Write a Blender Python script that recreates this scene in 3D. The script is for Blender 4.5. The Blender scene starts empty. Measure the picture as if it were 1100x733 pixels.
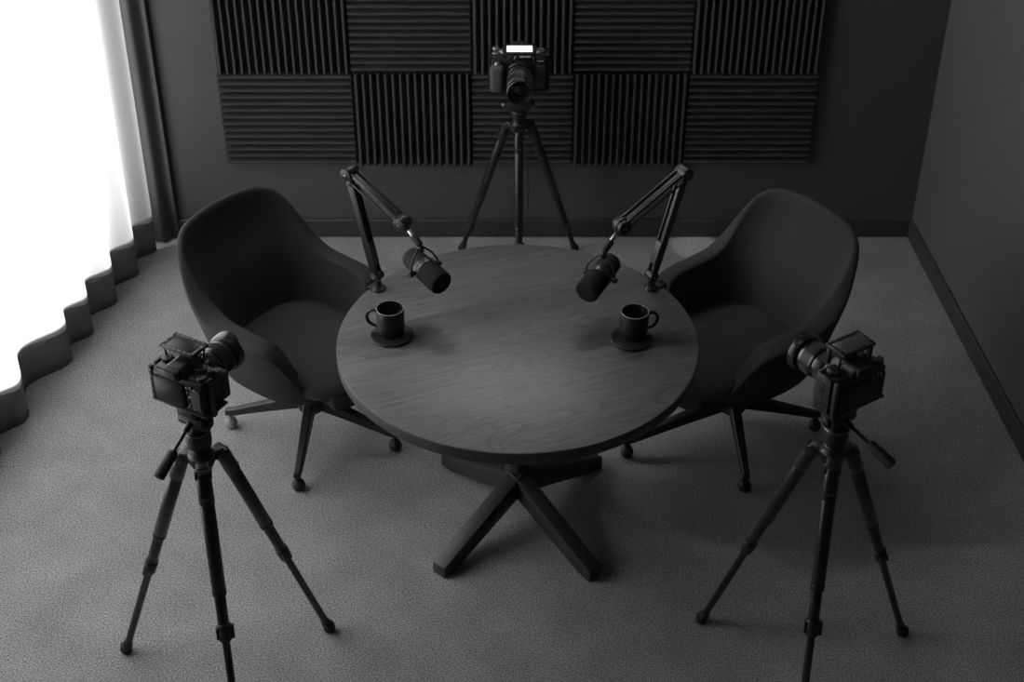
import bpy, bmesh, math, random
from mathutils import Vector, Matrix, Quaternion
random.seed(7)
R = math.radians
PI = math.pi
scn = bpy.context.scene
COL = scn.collection

# ------------------------------------------------------------------ materials
def mat(name, col, rough=0.6, metal=0.0, spec=0.5, bump=None, var=None):
    """bump = (scale, strength); var = (scale, amount) noise variation of the colour"""
    m = bpy.data.materials.new(name); m.use_nodes = True
    nt = m.node_tree; b = nt.nodes['Principled BSDF']
    c = col if isinstance(col, tuple) else (col, col, col)
    b.inputs['Base Color'].default_value = (*c, 1)
    b.inputs['Roughness'].default_value = rough
    b.inputs['Metallic'].default_value = metal
    b.inputs['Specular IOR Level'].default_value = spec
    if bump or var:
        tc = nt.nodes.new('ShaderNodeTexCoord')
    if bump:
        n = nt.nodes.new('ShaderNodeTexNoise'); n.inputs['Scale'].default_value = bump[0]
        n.inputs['Detail'].default_value = 4
        bp = nt.nodes.new('ShaderNodeBump'); bp.inputs['Strength'].default_value = bump[1]
        bp.inputs['Distance'].default_value = 0.01
        nt.links.new(tc.outputs['Object'], n.inputs['Vector'])
        nt.links.new(n.outputs['Fac'], bp.inputs['Height'])
        nt.links.new(bp.outputs['Normal'], b.inputs['Normal'])
    if var:
        n2 = nt.nodes.new('ShaderNodeTexNoise'); n2.inputs['Scale'].default_value = var[0]
        n2.inputs['Detail'].default_value = 6
        r = nt.nodes.new('ShaderNodeValToRGB')
        lo = max(0, 1 - var[1]); hi = 1 + var[1]
        r.color_ramp.elements[0].position = 0.3; r.color_ramp.elements[1].position = 0.7
        r.color_ramp.elements[0].color = (*[x * lo for x in c], 1)
        r.color_ramp.elements[1].color = (*[x * hi for x in c], 1)
        nt.links.new(tc.outputs['Object'], n2.inputs['Vector'])
        nt.links.new(n2.outputs['Fac'], r.inputs['Fac'])
        nt.links.new(r.outputs['Color'], b.inputs['Base Color'])
    return m

def carpet_mat():
    m = bpy.data.materials.new('carpet'); m.use_nodes = True
    nt = m.node_tree; b = nt.nodes['Principled BSDF']
    b.inputs['Roughness'].default_value = 0.95; b.inputs['Specular IOR Level'].default_value = 0.1
    tc = nt.nodes.new('ShaderNodeTexCoord')
    n = nt.nodes.new('ShaderNodeTexNoise'); n.inputs['Scale'].default_value = 185; n.inputs['Detail'].default_value = 3
    n.inputs['Roughness'].default_value = 0.7
    n2 = nt.nodes.new('ShaderNodeTexNoise'); n2.inputs['Scale'].default_value = 5; n2.inputs['Detail'].default_value = 5
    for q in (n, n2): nt.links.new(tc.outputs['Object'], q.inputs['Vector'])
    r = nt.nodes.new('ShaderNodeValToRGB')
    r.color_ramp.elements[0].position = 0.38; r.color_ramp.elements[1].position = 0.64
    r.color_ramp.elements[0].color = (.12, .12, .12, 1); r.color_ramp.elements[1].color = (.48, .48, .48, 1)
    r2 = nt.nodes.new('ShaderNodeValToRGB')
    r2.color_ramp.elements[0].position = 0.3; r2.color_ramp.elements[1].position = 0.7
    r2.color_ramp.elements[0].color = (.86, .86, .86, 1); r2.color_ramp.elements[1].color = (1.08, 1.08, 1.08, 1)
    nt.links.new(n.outputs['Fac'], r.inputs['Fac']); nt.links.new(n2.outputs['Fac'], r2.inputs['Fac'])
    mx = nt.nodes.new('ShaderNodeMix'); mx.data_type = 'RGBA'; mx.blend_type = 'MULTIPLY'; mx.inputs[0].default_value = 1
    nt.links.new(r.outputs['Color'], mx.inputs[6]); nt.links.new(r2.outputs['Color'], mx.inputs[7])
    nt.links.new(mx.outputs[2], b.inputs['Base Color'])
    bp = nt.nodes.new('ShaderNodeBump'); bp.inputs['Strength'].default_value = 0.5; bp.inputs['Distance'].default_value = 0.005
    nt.links.new(n.outputs['Fac'], bp.inputs['Height']); nt.links.new(bp.outputs['Normal'], b.inputs['Normal'])
    return m

def wood_mat():
    m = bpy.data.materials.new('oak_stained_dark'); m.use_nodes = True
    nt = m.node_tree; b = nt.nodes['Principled BSDF']; L = nt.links.new
    tc = nt.nodes.new('ShaderNodeTexCoord')
    rot = nt.nodes.new('ShaderNodeMapping'); rot.inputs['Rotation'].default_value = (0, 0, R(-21))
    L(tc.outputs['Object'], rot.inputs['Vector'])
    # fine fibre streaks
    mp = nt.nodes.new('ShaderNodeMapping'); mp.inputs['Scale'].default_value = (1.6, 80, 20)
    L(rot.outputs['Vector'], mp.inputs['Vector'])
    n = nt.nodes.new('ShaderNodeTexNoise'); n.inputs['Scale'].default_value = 1.6; n.inputs['Detail'].default_value = 7
    n.inputs['Roughness'].default_value = 0.62; n.inputs['Distortion'].default_value = 0.25
    L(mp.outputs['Vector'], n.inputs['Vector'])
    # cathedral figure: contour lines of a stretched smooth noise
    mp2 = nt.nodes.new('ShaderNodeMapping'); mp2.inputs['Scale'].default_value = (1.1, 7.0, 1)
    L(rot.outputs['Vector'], mp2.inputs['Vector'])
    n2 = nt.nodes.new('ShaderNodeTexNoise'); n2.inputs['Scale'].default_value = 1.0; n2.inputs['Detail'].default_value = 2
    n2.inputs['Distortion'].default_value = 0.4
    L(mp2.outputs['Vector'], n2.inputs['Vector'])
    mu = nt.nodes.new('ShaderNodeMath'); mu.operation = 'MULTIPLY'; mu.inputs[1].default_value = 18
    L(n2.outputs['Fac'], mu.inputs[0])
    fr = nt.nodes.new('ShaderNodeMath'); fr.operation = 'FRACT'; L(mu.outputs[0], fr.inputs[0])
    r1 = nt.nodes.new('ShaderNodeValToRGB')
    r1.color_ramp.elements[0].position = 0.0; r1.color_ramp.elements[0].color = (.58, .58, .58, 1)
    r1.color_ramp.elements[1].position = 0.45; r1.color_ramp.elements[1].color = (1.0, 1.0, 1.0, 1)
    L(fr.outputs[0], r1.inputs['Fac'])
    # boards
    sep = nt.nodes.new('ShaderNodeSeparateXYZ'); L(rot.outputs['Vector'], sep.inputs[0])
    bm_ = nt.nodes.new('ShaderNodeMath'); bm_.operation = 'MULTIPLY'; bm_.inputs[1].default_value = 8.3
    L(sep.outputs['Y'], bm_.inputs[0])
    fl = nt.nodes.new('ShaderNodeMath'); fl.operation = 'FLOOR'; L(bm_.outputs[0], fl.inputs[0])
    wn = nt.nodes.new('ShaderNodeTexWhiteNoise'); wn.noise_dimensions = '1D'; L(fl.outputs[0], wn.inputs['W'])
    mr = nt.nodes.new('ShaderNodeMapRange'); mr.inputs['To Min'].default_value = 0.84; mr.inputs['To Max'].default_value = 1.1
    L(wn.outputs['Value'], mr.inputs['Value'])
    rc = nt.nodes.new('ShaderNodeValToRGB')
    rc.color_ramp.elements[0].position = 0.28; rc.color_ramp.elements[0].color = (.085, .085, .085, 1)
    rc.color_ramp.elements[1].position = 0.72; rc.color_ramp.elements[1].color = (.18, .18, .18, 1)
    L(n.outputs['Fac'], rc.inputs['Fac'])
    m1 = nt.nodes.new('ShaderNodeMix'); m1.data_type = 'RGBA'; m1.blend_type = 'MULTIPLY'; m1.inputs[0].default_value = .75
    L(rc.outputs['Color'], m1.inputs[6]); L(r1.outputs['Color'], m1.inputs[7])
    m2 = nt.nodes.new('ShaderNodeMix'); m2.data_type = 'RGBA'; m2.blend_type = 'MULTIPLY'; m2.inputs[0].default_value = 1
    L(m1.outputs[2], m2.inputs[6]); L(mr.outputs['Result'], m2.inputs[7])
    L(m2.outputs[2], b.inputs['Base Color'])
    b.inputs['Roughness'].default_value = 0.36; b.inputs['Specular IOR Level'].default_value = 0.65
    bp = nt.nodes.new('ShaderNodeBump'); bp.inputs['Strength'].default_value = 0.22; bp.inputs['Distance'].default_value = 0.004
    L(n.outputs['Fac'], bp.inputs['Height']); L(bp.outputs['Normal'], b.inputs['Normal'])
    return m

def sheer_mat():
    m = bpy.data.materials.new('sheer_white_cloth'); m.use_nodes = True
    nt = m.node_tree; nt.nodes.clear(); L = nt.links.new
    out = nt.nodes.new('ShaderNodeOutputMaterial')
    tr = nt.nodes.new('ShaderNodeBsdfTransparent'); tr.inputs[0].default_value = (.95, .95, .95, 1)
    tl = nt.nodes.new('ShaderNodeBsdfTranslucent'); tl.inputs[0].default_value = (.92, .92, .92, 1)
    df = nt.nodes.new('ShaderNodeBsdfDiffuse'); df.inputs[0].default_value = (.9, .9, .9, 1)
    a = nt.nodes.new('ShaderNodeMixShader'); a.inputs[0].default_value = .35
    L(tl.outputs[0], a.inputs[1]); L(df.outputs[0], a.inputs[2])
    c = nt.nodes.new('ShaderNodeMixShader'); c.inputs[0].default_value = .12
    L(a.outputs[0], c.inputs[1]); L(tr.outputs[0], c.inputs[2])
    L(c.outputs[0], out.inputs[0])
    return m

def pane_mat():
    m = bpy.data.materials.new('window_pane'); m.use_nodes = True
    nt = m.node_tree; nt.nodes.clear(); L = nt.links.new
    out = nt.nodes.new('ShaderNodeOutputMaterial')
    tr = nt.nodes.new('ShaderNodeBsdfTransparent')
    gl = nt.nodes.new('ShaderNodeBsdfGlossy'); gl.inputs['Roughness'].default_value = 0.02
    c = nt.nodes.new('ShaderNodeMixShader'); c.inputs[0].default_value = .06
    L(tr.outputs[0], c.inputs[1]); L(gl.outputs[0], c.inputs[2]); L(c.outputs[0], out.inputs[0])
    return m

def emit_mat(name, s):
    m = bpy.data.materials.new(name); m.use_nodes = True
    b = m.node_tree.nodes['Principled BSDF']
    b.inputs['Base Color'].default_value = (.6, .6, .6, 1)
    b.inputs['Emission Color'].default_value = (1, 1, 1, 1); b.inputs['Emission Strength'].default_value = s
    return m

M = dict(
    carpet=carpet_mat(), wood=wood_mat(), sheer=sheer_mat(), pane=pane_mat(),
    wall=mat('dark_grey_paint', .070, .75, bump=(60, .03), var=(1.3, .05)),
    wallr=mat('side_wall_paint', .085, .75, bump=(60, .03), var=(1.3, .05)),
    ceil=mat('ceiling_paint', .05, .9),
    base=mat('baseboard_paint', .040, .5),
    foam=mat('acoustic_foam', .055, .95, spec=.1, bump=(220, .25)),
    hem=mat('hem_cloth', .17, .95, spec=.1, bump=(90, .1)),
    drape=mat('drape_cloth', .11, .95, spec=.1, bump=(90, .1)),
    fabric=mat('chair_fabric', .040, .9, spec=.25, bump=(420, .25), var=(3, .12)),
    cushion=mat('cushion_fabric', .046, .9, spec=.25, bump=(420, .25), var=(3, .12)),
    chairleg=mat('chair_leg_metal', .03, .38, .3),
    glide=mat('glide_rubber', .02, .5),
    glide_grey=mat('caster_grey', .25, .5),
    tleg=mat('table_leg_metal', .042, .45, .2, bump=(120, .03)),
    black=mat('black_plastic', .018, .42),
    dull=mat('black_matte', .014, .7),
    rubber=mat('rubber', .012, .65, bump=(300, .3)),
    tube=mat('tripod_tube', .014, .30),
    mag=mat('black_magnesium', .020, .40, .2, bump=(300, .05)),
    grip=mat('grip_leatherette', .024, .62, bump=(420, .6)),
    glass=mat('lens_glass', .004, .05, spec=.8),
    screen=mat('screen_glass', .010, .35, spec=.3),
    screen_grey=mat('screen_grey_glass', .075, .28, spec=.6),
    lit=emit_mat('lit_screen', 1.15),
    steel=mat('steel', .55, .28, 1.0),
    chrome=mat('dark_steel', .22, .3, 1.0),
    white=mat('white_print', .7, .6),
    foamscreen=mat('windscreen_foam', .022, .95, spec=.15, bump=(500, .6)),
    mic=mat('mic_body', .020, .75, spec=.25),
    arm=mat('boom_arm_metal', .035, .35, .4),
    armlight=mat('boom_arm_satin', .075, .35, .5),
    ceramic=mat('matte_black_ceramic', .011, .40, spec=.45),
    rim=mat('rim_highlight', .26, .25),  # highlight on the mug rims painted as a pale colour
    saucer=mat('saucer_ceramic', .018, .45),
    dial=mat('dial_metal', .06, .35, .6), hood=mat('hood_plastic', .022, .22, spec=.7),
    edge=mat('edge_shade', .045, .5, bump=(40, .05), var=(9, .15)),  # darkened colour stands in for shade on the table edge
    lens=mat('lens_barrel', .018, .24, spec=.7),
    dial_silver_lit=mat('dial_silver_lit', .42, .32, .8), grip_lit=mat('grip_lit', .065, .55, bump=(420, .4)),  # silver dials with highlight painted in; grip lightened as if lit
    coffee=mat('coffee', .006, .08),
    wframe=mat('window_frame_paint', .10, .5),
)

# ------------------------------------------------------------------ mesh helpers
def frame_from(d):
    d = Vector(d).normalized()
    q = d.to_track_quat('Z', 'Y')
    return q.to_matrix()

class MB:
    def __init__(s): s.bm = bmesh.new()
    def box(s, c, size, bev=0.0, rot=None, seg=2):
        r = bmesh.ops.create_cube(s.bm, size=1.0)
        vs = r['verts']
        mt = Matrix.Translation(Vector(c)) @ (rot.to_4x4() if rot is not None else Matrix.Identity(4)) @ Matrix.Diagonal((*size, 1))
        bmesh.ops.transform(s.bm, matrix=mt, verts=vs)
        if bev > 0:
            es = list({e for v in vs for e in v.link_edges})
            bmesh.ops.bevel(s.bm, geom=es, offset=bev, segments=seg, affect='EDGES', profile=.5)
        return s
    def cyl(s, p0, p1, r0, r1=None, seg=24, bev=0.0):
        r1 = r0 if r1 is None else r1
        p0 = Vector(p0); p1 = Vector(p1); L = (p1 - p0).length
        if bev > 0:
            prof = [(0, 0), (r0 - bev, 0), (r0 - bev * .3, bev * .3), (r0, bev), (r1, L - bev), (r1 - bev * .3, L - bev * .3), (r1 - bev, L), (0, L)]
        else:
            prof = [(0, 0), (r0, 0), (r1, L), (0, L)]
        return s.lathe(prof, p0, p1 - p0, seg)
    def lathe(s, prof, o, d, seg=32):
        o = Vector(o); m = frame_from(d); rings = []
        for (r, h) in prof:
            if r < 1e-6:
                rings.append([s.bm.verts.new(o + m @ Vector((0, 0, h)))])
            else:
                rings.append([s.bm.verts.new(o + m @ Vector((r * math.cos(2 * PI * k / seg), r * math.sin(2 * PI * k / seg), h))) for k in range(seg)])
        for a, b in zip(rings[:-1], rings[1:]):
            for k in range(seg):
                k2 = (k + 1) % seg
                if len(a) == 1 and len(b) == 1: continue
                if len(a) == 1: s.bm.faces.new((a[0], b[k2], b[k]))
                elif len(b) == 1: s.bm.faces.new((a[k], a[k2], b[0]))
                else: s.bm.faces.new((a[k], a[k2], b[k2], b[k]))
        return s
    def tube(s, pts, r, seg=10, closed=False):
        pts = [Vector(p) for p in pts]; n = len(pts); rings = []
        up = None
        for i, p in enumerate(pts):
            if closed: t = (pts[(i + 1) % n] - pts[i - 1]).normalized()
            else: t = (pts[min(i + 1, n - 1)] - pts[max(i - 1, 0)]).normalized()
            if up is None:
                up = Vector((0, 0, 1)) if abs(t.z) < .9 else Vector((1, 0, 0))
            u = (up - t * up.dot(t)).normalized(); w = t.cross(u); up = u
            rr = r[i] if isinstance(r, (list, tuple)) else r
            rings.append([s.bm.verts.new(p + u * rr * math.cos(2 * PI * k / seg) + w * rr * math.sin(2 * PI * k / seg)) for k in range(seg)])
        prs = list(zip(rings[:-1], rings[1:]))
        if closed: prs.append((rings[-1], rings[0]))
        for a, b in prs:
            for k in range(seg):
                k2 = (k + 1) % seg
                s.bm.faces.new((a[k], a[k2], b[k2], b[k]))
        if not closed:
            s.bm.faces.new(rings[0][::-1]); s.bm.faces.new(rings[-1])
        return s
    def ball(s, c, r, sx=1, sy=1, sz=1, seg=20):
        q = bmesh.ops.create_uvsphere(s.bm, u_segments=seg, v_segments=seg // 2, radius=r)
        bmesh.ops.transform(s.bm, matrix=Matrix.Translation(Vector(c)) @ Matrix.Diagonal((sx, sy, sz, 1)), verts=q['verts'])
        return s
    def prism(s, poly, mtx, h, bev=0.0):
        """poly in local xy extruded along local z by h, placed with a 4x4 matrix"""
        a = [s.bm.verts.new(mtx @ Vector((x, y, 0))) for x, y in poly]
        b = [s.bm.verts.new(mtx @ Vector((x, y, h))) for x, y in poly]
        n = len(poly)
        fs = [s.bm.faces.new(a[::-1]), s.bm.faces.new(b)]
        for k in range(n): fs.append(s.bm.faces.new((a[k], a[(k + 1) % n], b[(k + 1) % n], b[k])))
        if bev > 0:
            es = list({e for f in fs for e in f.edges})
            bmesh.ops.bevel(s.bm, geom=es, offset=bev, segments=2, affect='EDGES', profile=.5)
        return s
    def merge(s, other, slot):
        """take another shape into this mesh with its own material slot"""
        bmesh.ops.recalc_face_normals(other.bm, faces=other.bm.faces)
        for f in other.bm.faces: f.material_index = slot
        me = bpy.data.meshes.new('t'); other.bm.to_mesh(me); other.bm.free()
        s.bm.from_mesh(me); bpy.data.meshes.remove(me)
        return s
    def build(s, name, m, parent=None, label=None, sharp=35):
        bmesh.ops.recalc_face_normals(s.bm, faces=s.bm.faces)
        me = bpy.data.meshes.new(name); s.bm.to_mesh(me); s.bm.free()
        for p in me.polygons: p.use_smooth = True
        me.set_sharp_from_angle(angle=R(sharp))
        for q in (m if isinstance(m, (list, tuple)) else (m,)): me.materials.append(M[q] if isinstance(q, str) else q)
        o = bpy.data.objects.new(name, me); COL.objects.link(o)
        if parent is not None: o.parent = parent
        if label: o['label'] = label
        return o

def tag(o, label, cat, group=None, kind=None):
    o['label'] = label; o['category'] = cat
    if group: o['group'] = group
    if kind: o['kind'] = kind
    return o

def thing(name, label, cat, loc=(0, 0, 0), rz=0.0, group=None, scale=1.0):
    o = bpy.data.objects.new(name, None); COL.objects.link(o)
    o.empty_display_size = .05
    o.location = loc; o.rotation_euler = (0, 0, rz); o.scale = (scale,) * 3
    return tag(o, label, cat, group)

def structure(o, label=None, cat=None):
    o['kind'] = 'structure'
    if label: o['label'] = label
    if cat: o['category'] = cat
    return o

# ------------------------------------------------------------------ the room
BY = 5.937                       # back wall
CEIL = 4.3
RC0 = Vector((1.847, BY, 0)); RDIR = Vector((1.932 - 1.847, 4.336 - 5.929, 0)).normalized()   # right wall foot line
WOFF = 0.30                      # window wall stands behind the curtain line
CC0 = Vector((-1.60, 5.92, 0)); CDIR = Vector((-1.932 + 1.60, 4.336 - 5.92, 0)).normalized()   # curtain line, towards the camera
CN = Vector((-CDIR.y, CDIR.x, 0))   # normal
if CN.x < 0: CN = -CN               # into the room
FY = -1.2

def line_at_y(p, d, y): return p + d * ((y - p.y) / d.y)
lw_b = line_at_y(CC0 - CN * WOFF, CDIR, BY); lw_f = line_at_y(CC0 - CN * WOFF, CDIR, FY)
rw_b = RC0.copy(); rw_f = line_at_y(RC0, RDIR, FY)

def slab(name, pts, z0, z1, m, cat, label):
    b = MB(); mt = Matrix.Translation((0, 0, z0))
    b.prism([(p[0], p[1]) for p in pts], mt, z1 - z0)
    return structure(b.build(name, m), label, cat)

T = .12
slab('floor', [lw_f + Vector((-.3, -.1, 0)), rw_f + Vector((.3, -.1, 0)), rw_b + Vector((.3, .2, 0)), lw_b + Vector((-.3, .2, 0))], -.1, 0, 'carpet', 'floor', 'grey short pile carpet covering the studio floor')
slab('ceiling', [lw_f + Vector((-.3, -.1, 0)), rw_f + Vector((.3, -.1, 0)), rw_b + Vector((.3, .2, 0)), lw_b + Vector((-.3, .2, 0))], CEIL, CEIL + .1, 'ceil', 'ceiling', 'plain dark ceiling above the studio')
slab('wall_back', [(lw_b.x - .3, BY), (rw_b.x + .3, BY), (rw_b.x + .3, BY + T), (lw_b.x - .3, BY + T)], 0, CEIL, 'wall', 'wall', 'dark grey back wall carrying the foam panels')
rn = Vector((-RDIR.y, RDIR.x, 0));  rn = rn if rn.x > 0 else -rn
slab('wall_right', [rw_b, rw_f, rw_f + rn * T, rw_b + rn * T], 0, CEIL, 'wallr', 'wall', 'plain grey right hand wall of the studio')
slab('wall_front', [(lw_f.x - .3, FY), (rw_f.x + .3, FY), (rw_f.x + .3, FY - .1), (lw_f.x - .3, FY - .1)], 0, CEIL, 'wall', 'wall', 'dark wall behind the viewer')

# window wall with its opening (long window that reaches almost to the floor)
W_S0, W_S1, W_Z0, W_Z1 = .22, 3.3, .16, 3.7       # along the wall from the back corner, and heights
def lwp(s, off, z): 
    p = CC0 - CN * (WOFF + off) + CDIR * s
    return Vector((p.x, p.y, z))
b = MB()
Lw = (lw_f - lw_b).length
def wallbox(b, s0, s1, z0, z1, o0, o1):
    q = [lwp(s0, o0, z0), lwp(s1, o0, z0), lwp(s1, o1, z0), lwp(s0, o1, z0)]
    b.prism([(v.x, v.y) for v in q], Matrix.Translation((0, 0, z0)), z1 - z0)
wallbox(b, -.1, W_S0, 0, CEIL, 0, .14); wallbox(b, W_S1, Lw, 0, CEIL, 0, .14)
wallbox(b, W_S0, W_S1, 0, W_Z0, 0, .14); wallbox(b, W_S0, W_S1, W_Z1, CEIL, 0, .14)
structure(b.build('wall_left', 'wall'), 'window wall behind the white curtain', 'wall')
b = MB()
for s0, s1 in ((W_S0, W_S0 + .06), (W_S1 - .06, W_S1), (1.22, 1.28), (2.24, 2.30)): wallbox(b, s0, s1, W_Z0, W_Z1, .04, .10)
wallbox(b, W_S0, W_S1, W_Z0, W_Z0 + .06, .04, .10); wallbox(b, W_S0, W_S1, W_Z1 - .06, W_Z1, .04, .10)
win = structure(b.build('window_1', 'wframe'), 'tall daylight window behind the white curtain', 'window')
b = MB(); wallbox(b, W_S0 + .06, W_S1 - .06, W_Z0 + .06, W_Z1 - .06, .068, .072); b.build('pane', 'pane', win)

# baseboards
bh, bt = .092, .014
def skirting(name, p0, p1, n, label):
    p0 = Vector(p0); p1 = Vector(p1); n = Vector(n)
    d = (p1 - p0); L = d.length; x = d.normalized(); z = Vector((0, 0, 1))
    mt = Matrix(((x.x, n.x, z.x, p0.x), (x.y, n.y, z.y, p0.y), (x.z, n.z, z.z, p0.z), (0, 0, 0, 1)))
    # profile in the (n, z) plane extruded along x
    mt2 = Matrix(((n.x, z.x, x.x, p0.x), (n.y, z.y, x.y, p0.y), (n.z, z.z, x.z, p0.z), (0, 0, 0, 1)))
    b = MB(); b.prism([(0, 0), (bt, 0), (bt, bh - .006), (bt - .005, bh), (0, bh)], mt2, L)
    structure(b.build(name, 'base'), label, 'baseboard')
skirting('baseboard_back', (lw_b.x + .05, BY, 0), (rw_b.x, BY, 0), (0, -1, 0), 'dark baseboard along the back wall')
skirting('baseboard_right', rw_b + RDIR * .015, rw_f, -rn, 'dark baseboard along the right wall')

# ------------------------------------------------------------------ acoustic foam panels
XS = [-1.276, -.694, -.175, .265, .766, 1.322]
ZS = [.385, .834, 1.283]
PTH = .044
def foam_panel(c, r, vertical, label):
    x0, x1 = XS[c] + .002, XS[c + 1] - .002
    z0, z1 = ZS[r] + .002, ZS[r + 1] - .002
    w, h = x1 - x0, z1 - z0
    L = w if vertical else h; E_ = h if vertical else w
    n = max(4, round(L / .0315)); p = L / n
    back, low, high = 0.0, .015, PTH
    prof = [(0, back)]
    for k in range(n):
        a = k * p
        prof += [(a + p * .02, low), (a + p * .20, low), (a + p * .42, high - .003), (a + p * .50, high), (a + p * .66, high), (a + p * .74, high - .003), (a + p * .96, low)]
    prof += [(L, low), (L, back)]
    pts = []
    for q in prof:
        if not pts or (abs(q[0] - pts[-1][0]) + abs(q[1] - pts[-1][1])) > 1e-6: pts.append(q)
    o = thing('acoustic_panel', label, 'acoustic panel', ((x0 + x1) / 2, BY + .001, z0), 0, 'ridged foam panels on the back wall')
    b = MB()
    if vertical:   # ridges run up: profile along x, depth along -y, extrude along z
        mt = Matrix(((1, 0, 0, -w / 2), (0, -1, 0, 0), (0, 0, 1, 0), (0, 0, 0, 1)))
    else:          # ridges run sideways: profile along z, extrude along x
        mt = Matrix(((0, 0, 1, -w / 2), (0, -1, 0, 0), (1, 0, 0, 0), (0, 0, 0, 1)))
    b.prism(pts, mt, E_)
    me = b.build('acoustic_panel', 'foam', None, sharp=25)
    me.location = o.location
    for k in ('label', 'category', 'group'): me[k] = o[k]
    nm = o.name; bpy.data.objects.remove(o); me.name = 'acoustic_panel'
    return me
posn = ['leftmost, nearest the curtain', 'second from the left', 'in the middle, behind the tripod camera', 'second from the right', 'rightmost, nearest the right wall']
for r in range(2):
    for c in range(5):
        vert = (c + r) % 2 == 1
        foam_panel(c, r, vert, 'grey foam panel with %s ridges, %s row, %s' % ('upright' if vert else 'sideways', 'lower' if r == 0 else 'upper', posn[c]))

# ------------------------------------------------------------------ curtains
TIPS = [.12, .33, .56, .80, 1.0, 1.40, 1.62, 1.95, 2.2, 2.5, 2.85, 3.1, 3.45, 3.8, 4.1, 4.45, 4.8, 5.1]
def fold(s):
    """0..1 fold depth along the curtain; 1 at each tip, 0 midway"""
    for a, c in zip(TIPS[:-1], TIPS[1:]):
        if a <= s <= c:
            t = (s - a) / (c - a); return .5 + .5 * math.cos(2 * PI * t), c - a
    return 1.0, .3
def curtain_pt(s, z, back=0.0, amp=.075, grow=True):
    f, w = fold(s)
    a = amp * min(1.3, w / .28)
    k = (1.0 - .45 * min(1, z / 3.2)) if grow else 1
    off = a * k * (f - 1.0)
    sway = .018 * math.sin(s * 5.1 + z * .9) * (z / 3.0)
    p = CC0 + CDIR * s + CN * (off + sway - back)
    return Vector((p.x, p.y, z))
def sheet(b, s0, s1, zs, fn, n):
    rows = []
    for i in range(n + 1):
        s = s0 + (s1 - s0) * i / n
        rows.append([b.bm.verts.new(fn(s, t)) for t in zs])
    for i in range(n):
        for j in range(len(zs) - 1):
            b.bm.faces.new((rows[i][j], rows[i + 1][j], rows[i + 1][j + 1], rows[i][j + 1]))
curt = thing('sheer_curtain', 'bright white sheer curtain hanging in folds over the window', 'curtain', (0, 0, 0))
HEM = .158
b = MB()
def sheer_fn(s, t):
    z0 = HEM + .018 * (1 - fold(s)[0])
    return curtain_pt(s, z0 + (3.85 - z0) * t)
sheet(b, .115, 5.0, [0, .01, .03, .06, .1, .16, .24, .34, .46, .6, .75, .9, 1], sheer_fn, 420)
b.build('curtain_cloth', 'sheer', curt, sharp=180)
b = MB()
sheet(b, .115, 5.0, [0, .25, .5, .75, 1], lambda s, t: curtain_pt(s, .001 + (HEM + .03) * t, .006 + .004 * t), 420)
hb = b.build('hem_band', 'hem', curt, 'dark grey band along the foot of the white curtain', sharp=180)
md = hb.modifiers.new('thick', 'SOLIDIFY'); md.thickness = .004; md.offset = -1

drape = thing('drape', 'dark grey drape gathered in the corner beside the white curtain', 'curtain', (0, 0, 0))
b = MB()
def drape_fn(u, t):
    z = .008 + 3.85 * t
    a = Vector((-1.690, 5.850, 0)); c = Vector((-1.540, 5.910, 0))
    p = a.lerp(c, u); d = (c - a).normalized(); n = Vector((d.y, -d.x, 0))
    p = p + n * (.016 * math.cos(u * 2 * PI * 1.7 + .4)) 
    return Vector((p.x, p.y, z))
sheet(b, 0, 1, [k / 10 for k in range(11)], drape_fn, 90)
dr = b.build('drape_cloth', 'drape', drape, sharp=180)
md = dr.modifiers.new('thick', 'SOLIDIFY'); md.thickness = .008; md.offset = 0

# ------------------------------------------------------------------ table
TC = Vector((.018, 4.042, 0)); TR = .6; TH = .75
tab = thing('round_table', 'large round dark oak table with a metal spider base', 'table', TC)
b = MB()
tt = .042
b.lathe([(0, TH - tt), (TR - .008, TH - tt), (TR - .002, TH - tt + .003), (TR - .002, TH - .0035), (TR - .0025, TH - .001), (TR - .005, TH), (0, TH)], (0, 0, 0), (0, 0, 1), 160)
b.build('tabletop', 'wood', tab)
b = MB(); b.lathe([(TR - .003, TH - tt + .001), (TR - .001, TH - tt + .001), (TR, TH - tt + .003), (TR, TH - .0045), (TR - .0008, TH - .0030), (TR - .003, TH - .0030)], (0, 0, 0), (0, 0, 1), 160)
b.build('edge_shade_band', 'edge', tab, 'table edge darkened with painted shade')
b = MB(); b.lathe([(0, .16), (.052, .16), (.045, .20), (.040, .30), (.040, TH - tt - .012), (0, TH - tt - .012)], (0, 0, 0), (0, 0, 1), 40)
b.lathe([(0, TH - tt - .012), (.17, TH - tt - .012), (.17, TH - tt - .001), (0, TH - tt - .001)], (0, 0, 0), (0, 0, 1), 48)
b.build('column', 'tleg', tab)
HUB = Vector((.002, -.03, .205))
for fx, fy in ((-.268, -.345), (.266, -.362), (-.262, .262), (.300, .250)):
    f = Vector((fx, fy, 0)); h = Vector((HUB.x, HUB.y, 0)); d = (f - h); L = d.length; d.normalize()
    side = Vector((-d.y, d.x, 0))
    mt = Matrix(((d.x, 0, side.x, h.x), (d.y, 0, side.y, h.y), (0, 1, 0, 0), (0, 0, 0, 1))) @ Matrix.Translation((0, 0, -.028))
    b = MB()
    b.prism([(-.01, HUB.z), (L - .0, .048), (L, .001), (L - .055, .001), (-.01, HUB.z - .085)], mt, .056, .003)
    b.build('leg', 'tleg', tab)

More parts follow.
